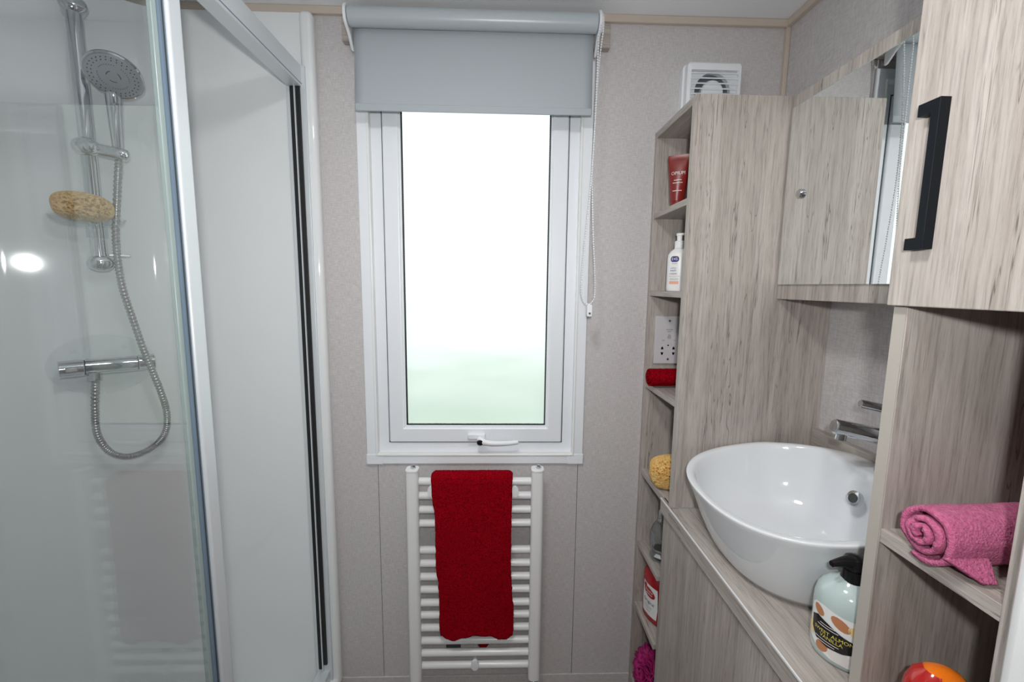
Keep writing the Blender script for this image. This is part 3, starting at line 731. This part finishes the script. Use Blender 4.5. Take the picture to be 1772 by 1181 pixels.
# housing with a round opening
hg = G(); seg = 48
def sqpt(a):
    c, s = math.cos(a), math.sin(a); m_ = max(abs(c), abs(s)); return (FC[0] + .066*c/m_, FC[1] + .066*s/m_ )
inn = [(FC[0] + .050*math.cos(2*math.pi*i/seg), FC[1] + .050*math.sin(2*math.pi*i/seg)) for i in range(seg)]
ot = [sqpt(2*math.pi*i/seg) for i in range(seg)]
hg.rings([[Vector((x, 1.262, z)) for x, z in ot], [Vector((x, 1.262, z)) for x, z in inn], [Vector((x, 1.276, z)) for x, z in inn]], caps=False)
put('face', hg, 'white_plastic', fn)
fr_ = rrect(FX0, FX1, FZ0, FZ1, .010)
fi_ = [(max(FX0+.010, min(FX1-.010, x)), max(FZ0+.010, min(FZ1-.010, z))) for x, z in fr_]
g = G(); g.rings([[Vector((x, 1.2995, z)) for x, z in rrect(FX0-.004, FX1+.004, FZ0-.004, FZ1+.004, .012)],
                  [Vector((x, 1.280, z)) for x, z in rrect(FX0-.004, FX1+.004, FZ0-.004, FZ1+.004, .012)],
                  [Vector((x, 1.276, z)) for x, z in fr_], [Vector((x, 1.256, z)) for x, z in fr_], [Vector((x, 1.2505, z)) for x, z in rrect(FX0+.005, FX1-.005, FZ0+.005, FZ1-.005, .008)],
                  [Vector((x, 1.250, z)) for x, z in rrect(FC[0]-.066, FC[0]+.066, FC[1]-.066, FC[1]+.052, .003)],
                  [Vector((x, 1.264, z)) for x, z in rrect(FC[0]-.066, FC[0]+.066, FC[1]-.066, FC[1]+.052, .003)]], caps=False)
put('housing', g, 'white_plastic', fn, ang=30)
put('fan_recess', G().disc((FC[0], 1.277, FC[1]), (0, -1, 0), .051, 40, .001), 'fan_dark', fn)
put('hub', G().lathe([(.0001, 0), (.031, 0), (.031, .014), (.028, .017), (.0001, .017)], (0, 0, 0)).map(lambda p: (FC[0] + p.x, 1.276 - p.z, FC[1] + p.y)), 'white_plastic', fn)
for k in range(8):
    z = FC[1] + .046 - k*.0135
    put('louvre', G().add([(FC[0]-.066, 1.2505, z-.0035), (FC[0]+.066, 1.2505, z-.0035), (FC[0]+.066, 1.2505, z-.0008), (FC[0]-.066, 1.2505, z-.0008),
                           (FC[0]-.066, 1.2585, z+.002), (FC[0]+.066, 1.2585, z+.002), (FC[0]+.066, 1.2585, z+.0045), (FC[0]-.066, 1.2585, z+.0045)],
                          [(0,1,2,3), (4,7,6,5), (0,4,5,1), (3,2,6,7), (0,3,7,4), (1,5,6,2)]), 'white_plastic', fn, smooth=False)

# ------------------------------------------------------------------ shaver socket
sk = thing('shaver_socket', 'grey shaver socket plate inside the shelf tower', 'socket', (.508, YB-.016, 1.172))
YS_ = YB - .016
put('plate', G().prism(rrect(.468, .548, 1.172, 1.316, .002), 0, .007).map(lambda p: (p.x, YS_ - p.z, p.y)), 'socket_grey', sk, bevel=.001)
yk = YS_ - .0071
for z in (1.302, 1.186):
    put('screw', G().disc((.510, yk+.0002, z), (0, -1, 0), .0032, 14, .0012), 'chrome_satin', sk)
put('pin_hole', G().disc((.509, yk+.0002, 1.228), (0, -1, 0), .003, 4, .0006), 'black_plastic', sk)
for x in (.4915, .526):
    for z, d in ((1.2195, 1), (1.203, -1)):
        put('pin_hole', G().add([(x-.0042, yk, z-.004*d), (x+.0042, yk, z-.004*d), (x+.0022, yk, z+.004*d), (x-.0022, yk, z+.004*d)], [(0,1,2,3)]).map(lambda p: (p.x, p.y-.0003, p.z)), 'black_plastic', sk, smooth=False)
def on_plate(g, x, z): return g.map(lambda p: (x + p.x, yk - .0004, z + p.y))
for body, x, z, s_ in (('SHAVERS', .511, 1.2755, .0052), ('ONLY', .511, 1.2695, .0052), ('230V', .494, 1.243, .0042), ('115V', .528, 1.243, .0042)):
    put('lettering', on_plate(text_geo(body, s_), x, z), 'print_dark', sk, smooth=False)
ic = G()
for q in range(3):
    ic.tube([(.511 + .005*math.cos(R(t)) * (1 if q else .6), yk - .0003, 1.2595 - .0045*q + .0022*math.sin(R(t))) for t in range(0, 360, 30)], .00035, 4, closed=True)
put('symbol', ic, 'print_dark', sk)

# ------------------------------------------------------------------ things in the tower
class Sock:
    """elliptic bottle surface: front direction ang, half axes a (across) and b (deep)"""
    def __init__(s, c, a, b, ang): s.c, s.a, s.b = Vector(c), a, b; s.n = Vector((math.cos(ang), math.sin(ang), 0)); s.t = Vector((-s.n.y, s.n.x, 0))
    def at(s, x, z, off=.0004):
        th = max(-1.5, min(1.5, x / s.a)); st, ct = math.sin(th), math.cos(th)
        nn = (s.t*(st/s.a) + s.n*(ct/s.b)).normalized()
        return s.c + s.t*(s.a*st) + s.n*(s.b*ct) + Vector((0, 0, z)) + nn*off
    def lay(s, g, x, z, off=.0004): return g.map(lambda p: s.at(x + p.x, z + p.y, off))
def bottle(prof, c, a, b, ang, seg=40):
    n_ = Vector((math.cos(ang), math.sin(ang), 0)); t_ = Vector((-n_.y, n_.x, 0)); C = Vector(c); g = G()
    g.rings([[C + t_*(a*r*math.sin(q)) + n_*(b*r*math.cos(q)) + Vector((0, 0, z)) for q in [2*math.pi*i/seg for i in range(seg)]] for r, z in prof]); return g

# red squeeze tube
ZT = 1.6152
tu = thing('squeeze_tube', 'dark red cosmetic tube standing on the top shelf', 'tube', (.477, 1.19, ZT))
ang = math.atan2(-.86, -.50); n_ = Vector((math.cos(ang), math.sin(ang), 0)); t_ = Vector((-n_.y, n_.x, 0)); C = Vector((.477, 1.19, ZT))
def tubept(q, z):
    f = max(0, min(1, (z - .018)/.112)); a = .0185 + .0105*f; b = .0185*(1-f)**.8 + .0012*f
    return C + t_*(a*math.sin(q)) + n_*(b*math.cos(q)) + Vector((0, 0, z))
g = G().rings([[tubept(2*math.pi*i/36, z) for i in range(36)] for z in (.016, .03, .05, .07, .09, .105, .118, .124, .130, .137)])
put('tube_body', g, 'tube_red', tu)
put('cap', G().lathe([(.0001, 0), (.0165, 0), (.017, .002), (.017, .016), (.0001, .017)], C), 'tube_red', tu)
def on_tube(g, z0):
    def f(p):
        z = z0 + p.y; fr = max(0, min(1, (z - .018)/.112)); a = .0185 + .0105*fr; b = .0185*(1-fr)**.8 + .0012*fr
        th = p.x/a; nn = (t_*(math.sin(th)/a) + n_*(math.cos(th)/b)).normalized()
        return C + t_*(a*math.sin(th)) + n_*(b*math.cos(th)) + Vector((0, 0, z)) + nn*.0006
    return g.map(f)
put('lettering', on_tube(text_geo('OPIUM', .0125), .088), 'print_silver', tu, smooth=False)
for z, wd in ((.070, .020), (.063, .026), (.042, .024)):
    put('print_line', on_tube(flat([(-wd/2, -.0008), (wd/2, -.0008), (wd/2, .0008), (-wd/2, .0008)], 6), z), 'print_silver', tu, smooth=False)

# white pump bottle
ZB = 1.3922
pb = thing('lotion_bottle', 'white lotion pump bottle with navy badge in the tower', 'bottle', (.492, 1.195, ZB))
angb = math.atan2(-.86, -.52)
put('bottle_body', bottle([(.93, 0), (1.0, .004), (1.0, .088), (.97, .098), (.75, .108), (.45, .114), (.42, .118)], (.492, 1.195, ZB), .029, .019, angb), 'bottle_white', pb)
put('collar', G().lathe([(.0001, .116), (.0125, .116), (.0125, .133), (.010, .136), (.0001, .136)], (.492, 1.195, ZB), seg=24), 'bottle_white', pb)
pm = put('pump', G().lathe([(.0001, .134), (.0072, .134), (.0072, .149), (.0088, .150), (.0088, .156), (.0001, .157)], (.492, 1.195, ZB), seg=24), 'bottle_white', pb)
put('spout', G().box(.492, .505, 1.180, 1.190, ZB+.150, ZB+.156), 'bottle_white', pm, bevel=.002)
K = Sock((.492, 1.195, ZB), .029, .019, angb)
bx_ = -.007
put('badge_rim', K.lay(flat(rrect(-.0125, .0125, -.0085, .0085, .0075)), bx_, .086, .0003), 'badge_cream', pb, smooth=False)
put('badge', K.lay(flat(rrect(-.0115, .0115, -.0075, .0075, .0065)), bx_, .086, .0007), 'badge_navy', pb, smooth=False)
put('lettering', K.lay(text_geo('E45', .011), bx_, .086, .0012), 'label_white', pb, smooth=False)
for body, z, s_ in (('emollient', .062, .0045), ('wash', .0555, .0085), ('cream', .047, .0085)):
    put('lettering', K.lay(text_geo(body, s_), bx_-.003, z, .0006), 'badge_navy', pb, smooth=False)
for z, wd, mm in ((.074, .014, 'print_grey'), (.040, .030, 'peach'), (.034, .024, 'teal_print'), (.030, .024, 'print_grey')):
    put('print_line', K.lay(flat([(-wd/2, -.0006), (wd/2, -.0006), (wd/2, .0006), (-wd/2, .0006)], 5), bx_, z, .0006), mm, pb, smooth=False)
put('print_block', K.lay(flat([(-.013, -.004), (.013, -.004), (.013, .004), (-.013, .004)], 5), bx_, .0225, .0006), 'peach', pb, smooth=False)

# rolled towels: a spiral sheet
def roll_geo(p0, axis, side, length, r, turns=3.2, tail=0.0, seed=0.0, fuzz=.0012, nl=46):
    p0, axis, side = Vector(p0), Vector(axis).normalized(), Vector(side).normalized(); upv = axis.cross(side).normalized()
    if upv.z < 0: upv = -upv
    NT = 150; g = G()
    for k in range(nl + 1):
        l = k/nl
        for i in range(NT + 1):
            t = i/NT; rr = r*(.16 + .84*t); a = 2*math.pi*turns*(t**.75) - 1.2
            off = noise.noise(Vector((l*9 + seed, a*1.4, t*5)))
            rr2 = rr*(1 + .03*off) + (fuzz*noise.noise(Vector((l*90 + seed, a*16, 3))) if t > .55 else 0)
            ex = (.022*r/.03)*(1-t)*(1 if l < .5 else -1)*-.35
            q = p0 + axis*(l*length + .0035*noise.noise(Vector((a*1.5, t*6, seed))) + ex) + (side*math.cos(a) + upv*math.sin(a))*rr2
            g.v.append(q)
    for k in range(nl):
        for i in range(NT):
            b_ = k*(NT+1) + i; g.f.append((b_, b_+1, b_+NT+2, b_+NT+1))
    return g
rt = put('face_cloth', roll_geo((.434, 1.212, 1.1455), (1, .06, 0), (0, 1, 0), .16, .0275, 3.2, seed=2.2), 'red_terry', loc=(.50, 1.212, 1.1145), ang=180, solid=.0045)
tag(rt, 'rolled red face cloth on the tower shelf below the socket', 'towel')
pk = put('face_cloth', roll_geo((.487, .448, 1.1265), (1, .03, 0), (0, 1, 0), .23, .0335, 3.0, seed=6.1, fuzz=.0018), 'pink_terry', loc=(.60, .448, 1.0907), ang=180, solid=.006)
tag(pk, 'rolled pink towel lying on the open shelf unit', 'towel')
tl = G()
for j in range(13):
    for i in range(19):
        u, v = i/18, j/12
        tl.v.append(Vector((.480 + .050*u*(1-.75*v) + .030*v, .419 - .016*v + .0015*noise.noise(Vector((i*.9, j*.9, 1))), 1.114 - .0195*v)))
for j in range(12):
    for i in range(18):
        a = j*19 + i; tl.f.append((a, a+1, a+20, a+19))
put('loose_flap', tl, 'pink_terry', pk, solid=.005, ang=180)

sp = put('natural_sponge', sponge_geo(None, .046, .043, .049, 8, .0072, .014, 11, .92).map(lambda p: Vector((.474, 1.155, .8835)) + p), 'sponge', loc=(.474, 1.155, .8365), ang=180)
tag(sp, 'round yellow natural sponge at worktop height in the tower', 'sponge')

# perfume bottle
ZP = .5942
pf = thing('perfume_bottle', 'clear glass perfume bottle with chrome cap on a low shelf', 'bottle', (.485, 1.19, ZP))
g = G().lathe([(.80, 0), (1.0, .008), (.86, .024), (1.02, .040), (.98, .090), (.70, .112), (.42, .118)], (.485, 1.19, ZP), .034, .028, .5, 8)
pbo = put('flask', g, 'perfume_glass', pf, smooth=False)
put('inner_base', G().lathe([(.0001, .006), (.020, .006), (.024, .012), (.015, .020), (.024, .030), (.022, .034), (.0001, .034)], (.485, 1.19, ZP), seg=7), 'chrome_satin', pbo, smooth=False)
put('paper_label', G().box(.4575, .4585, 1.170, 1.196, ZP+.050, ZP+.085), 'print_grey', pf, smooth=False)
put('neck_ring', G().lathe([(.0001, .116), (.011, .116), (.012, .120), (.011, .126), (.0001, .126)], (.485, 1.19, ZP), seg=20), 'chrome', pf)
put('spray_cap', G().lathe([(.0001, .124), (.0085, .124), (.0095, .128), (.0095, .150), (.007, .154), (.0001, .155)], (.485, 1.19, ZP), seg=16), 'chrome', pf)

# red bath bottle, label to the room
ZQ = .3802
rbn = thing('bath_bottle', 'red bath foam bottle with white label on a low shelf', 'bottle', (.493, 1.215, ZQ))
angq = math.atan2(-.30, -.955)
QC = (.493, 1.212, ZQ)
put('bottle_body', bottle([(.90, 0), (.99, .004), (1.0, .05), (1.0, .128), (.96, .142), (.74, .152), (.34, .156), (.30, .160)], QC, .056, .030, angq), 'bottle_red', rbn)
put('cap', G().lathe([(.0001, .158), (.016, .158), (.016, .178), (.014, .181), (.0001, .181)], QC, seg=24), 'label_white', rbn)
Q = Sock(QC, .056, .030, angq)
lab = [(-.032, .020), (.034, .020), (.038, .055), (.034, .118), (-.032, .118), (-.036, .08), (-.036, .05)]
put('label_panel', Q.lay(flat(lab, 5), 0, 0, .0005), 'label_white', rbn, smooth=False)
put('label_logo', Q.lay(flat(ell(.0, .094, .026, .0145, -.15, 20), 4), 0, 0, .0010), 'bottle_red', rbn, smooth=False)
put('label_logo', Q.lay(flat(ell(-.020, .108, .010, .0065, .6, 14), 3), 0, 0, .0010), 'bottle_red', rbn, smooth=False)
put('lettering', Q.lay(text_geo('Imperial', .0105), 0, .0985, .0015), 'label_white', rbn, smooth=False)
put('lettering', Q.lay(text_geo('Leather', .0105), 0, .0895, .0015), 'label_white', rbn, smooth=False)
put('lettering', Q.lay(text_geo('Original', .015), 0, .063, .0010), 'print_dark', rbn, smooth=False)
for z, wd in ((.048, .034), (.042, .026), (.034, .02)):
    put('print_line', Q.lay(flat([(-wd/2, -.0007), (wd/2, -.0007), (wd/2, .0007), (-wd/2, .0007)], 5), 0, z, .0010), 'print_grey', rbn, smooth=False)

# magenta net puff: ruffled loops
pg = G()
rnd = random.Random(5)
PC = Vector((.487, 1.195, .200))
for k in range(80):
    d = Vector((rnd.gauss(0, 1), rnd.gauss(0, 1), rnd.gauss(0, 1))).normalized()
    a = d.orthogonal().normalized(); b = d.cross(a); ph = rnd.uniform(0, 6.28); rr0 = rnd.uniform(.020, .034); base_n = len(pg.v)
    NS = 22
    for i in range(NS):
        q = 2*math.pi*i/NS
        for j in range(3):
            h = .026 + .022*j + .007*math.sin(5*q + ph)
            rr = rr0*(.55 + .25*j) * (1 + .18*math.sin(3*q + ph))
            p = PC + Vector(((d*h + (a*math.cos(q) + b*math.sin(q))*rr).x*.72, (d*h + (a*math.cos(q) + b*math.sin(q))*rr).y, (d*h + (a*math.cos(q) + b*math.sin(q))*rr).z*1.02))
            p.z = max(p.z, .118); pg.v.append(p)
    for i in range(NS):
        for j in range(2):
            pg.f.append((base_n + i*3 + j, base_n + ((i+1) % NS)*3 + j, base_n + ((i+1) % NS)*3 + j + 1, base_n + i*3 + j + 1))
pu = put('bath_puff', pg, 'magenta_net', loc=(.487, 1.195, .1162), solid=.0012, ang=180)
tag(pu, 'magenta net bath puff on the lowest tower shelf', 'bath puff')

# ------------------------------------------------------------------ hand soap on the worktop
ZW = .8362
so = thing('soap_bottle', 'pale aqua hand soap pump bottle beside the basin', 'bottle', (.540, .590, ZW))
SC = (.540, .590, ZW); angs = math.atan2(-.80, -.60)
put('bottle_body', bottle([(.88, 0), (.97, .004), (1.0, .012), (1.0, .082), (.985, .094), (.93, .105), (.82, .114), (.62, .122), (.42, .127), (.38, .130)], SC, .046, .041, angs, 48), 'pale_aqua', so)
put('collar', G().lathe([(.0001, .125), (.0165, .125), (.0170, .127), (.0160, .145), (.0001, .146)], SC, seg=28), 'black_plastic', so)
ph_ = put('pump_head', G().lathe([(.0001, .144), (.0135, .144), (.0150, .148), (.0155, .156), (.0130, .163), (.0060, .1665), (.0001, .167)], SC, seg=28), 'black_plastic', so)
bk = []
for k_ in range(9):
    t__ = k_/8; x_ = .006 - .046*t__; hw = .0125*(1 - .62*t__); zt_ = .1655 - .006*t__*t__; zb_ = .1505 + .0035*t__ - (.002*t__*t__)
    rr_c = rrect(-hw, hw, zb_, zt_, min(hw, (zt_-zb_)/2)*.8, 3)
    bk.append([Vector(SC) + Vector((x_, p_[0] - .004*t__, p_[1])) for p_ in rr_c])
put('nozzle', G().rings(bk), 'black_plastic', ph_)
KS = Sock(SC, .046, .041, angs)
wv = [(-.062, .028), (-.045, .018), (-.02, .010), (.01, .008), (.05, .016), (.066, .030), (.066, .078), (.045, .080), (.02, .082), (-.01, .084), (-.035, .088), (-.052, .086), (-.062, .078)]
put('label_panel', KS.lay(flat(wv, 6), 0, 0, .0003), 'label_white', so, smooth=False)
for cx, cz, a, b, ro, mm in ((-.044, .076, .010, .007, -.5, 'almond'), (-.012, .072, .014, .008, -.5, 'almond'), (.012, .066, .016, .009, -.4, 'almond_cream'), (.034, .064, .013, .010, .2, 'almond_cream'),
                             (-.034, .022, .010, .008, .3, 'almond'), (-.010, .020, .016, .010, -.2, 'petal'), (.020, .020, .016, .009, .2, 'almond_cream'), (-.056, .040, .006, .012, .1, 'almond_cream'), (.012, .068, .006, .004, -.3, 'almond')):
    put('label_picture', KS.lay(flat(ell(cx, cz, a, b, ro, 14), 3), 0, 0, .0007 if a > .007 else .0010), mm, so, smooth=False)
leaf = [(-.056, .062), (-.044, .068), (-.028, .064), (-.010, .056), (.010, .050), (.060, .050), (.060, .036), (.010, .034), (-.006, .028), (-.026, .026), (-.044, .030), (-.054, .042)]
put('label_leaf', KS.lay(flat(leaf, 5), 0, 0, .0011), 'black_plastic', so, smooth=False)
put('lettering', KS.lay(text_geo('SWEET ALMOND', .0078), -.018, .0475, .0016), 'gold_print', so, smooth=False)
put('lettering', KS.lay(text_geo('VANILLA', .0078), -.022, .0405, .0016), 'gold_print', so, smooth=False)
for z, wd in ((.0595, .022), (.0555, .030), (.0345, .034), (.0305, .024)):
    put('print_line', KS.lay(flat([(-wd/2, -.0005), (wd/2, -.0005), (wd/2, .0005), (-wd/2, .0005)], 5), -.028, z, .0016), 'petal', so, smooth=False)

# orange gel bottle under the shelf
OC = (.530, .446, ZW)
og = thing('gel_bottle', 'glossy orange bottle with red side under the open shelf', 'bottle', OC)
put('bottle_body', bottle([(.80, 0), (.95, .004), (1.0, .020), (1.0, .070), (.94, .090), (.78, .104), (.52, .113), (.22, .1175), (.02, .118)], OC, .036, .028, math.atan2(-1, -.15), 40), 'orange_gloss', og)
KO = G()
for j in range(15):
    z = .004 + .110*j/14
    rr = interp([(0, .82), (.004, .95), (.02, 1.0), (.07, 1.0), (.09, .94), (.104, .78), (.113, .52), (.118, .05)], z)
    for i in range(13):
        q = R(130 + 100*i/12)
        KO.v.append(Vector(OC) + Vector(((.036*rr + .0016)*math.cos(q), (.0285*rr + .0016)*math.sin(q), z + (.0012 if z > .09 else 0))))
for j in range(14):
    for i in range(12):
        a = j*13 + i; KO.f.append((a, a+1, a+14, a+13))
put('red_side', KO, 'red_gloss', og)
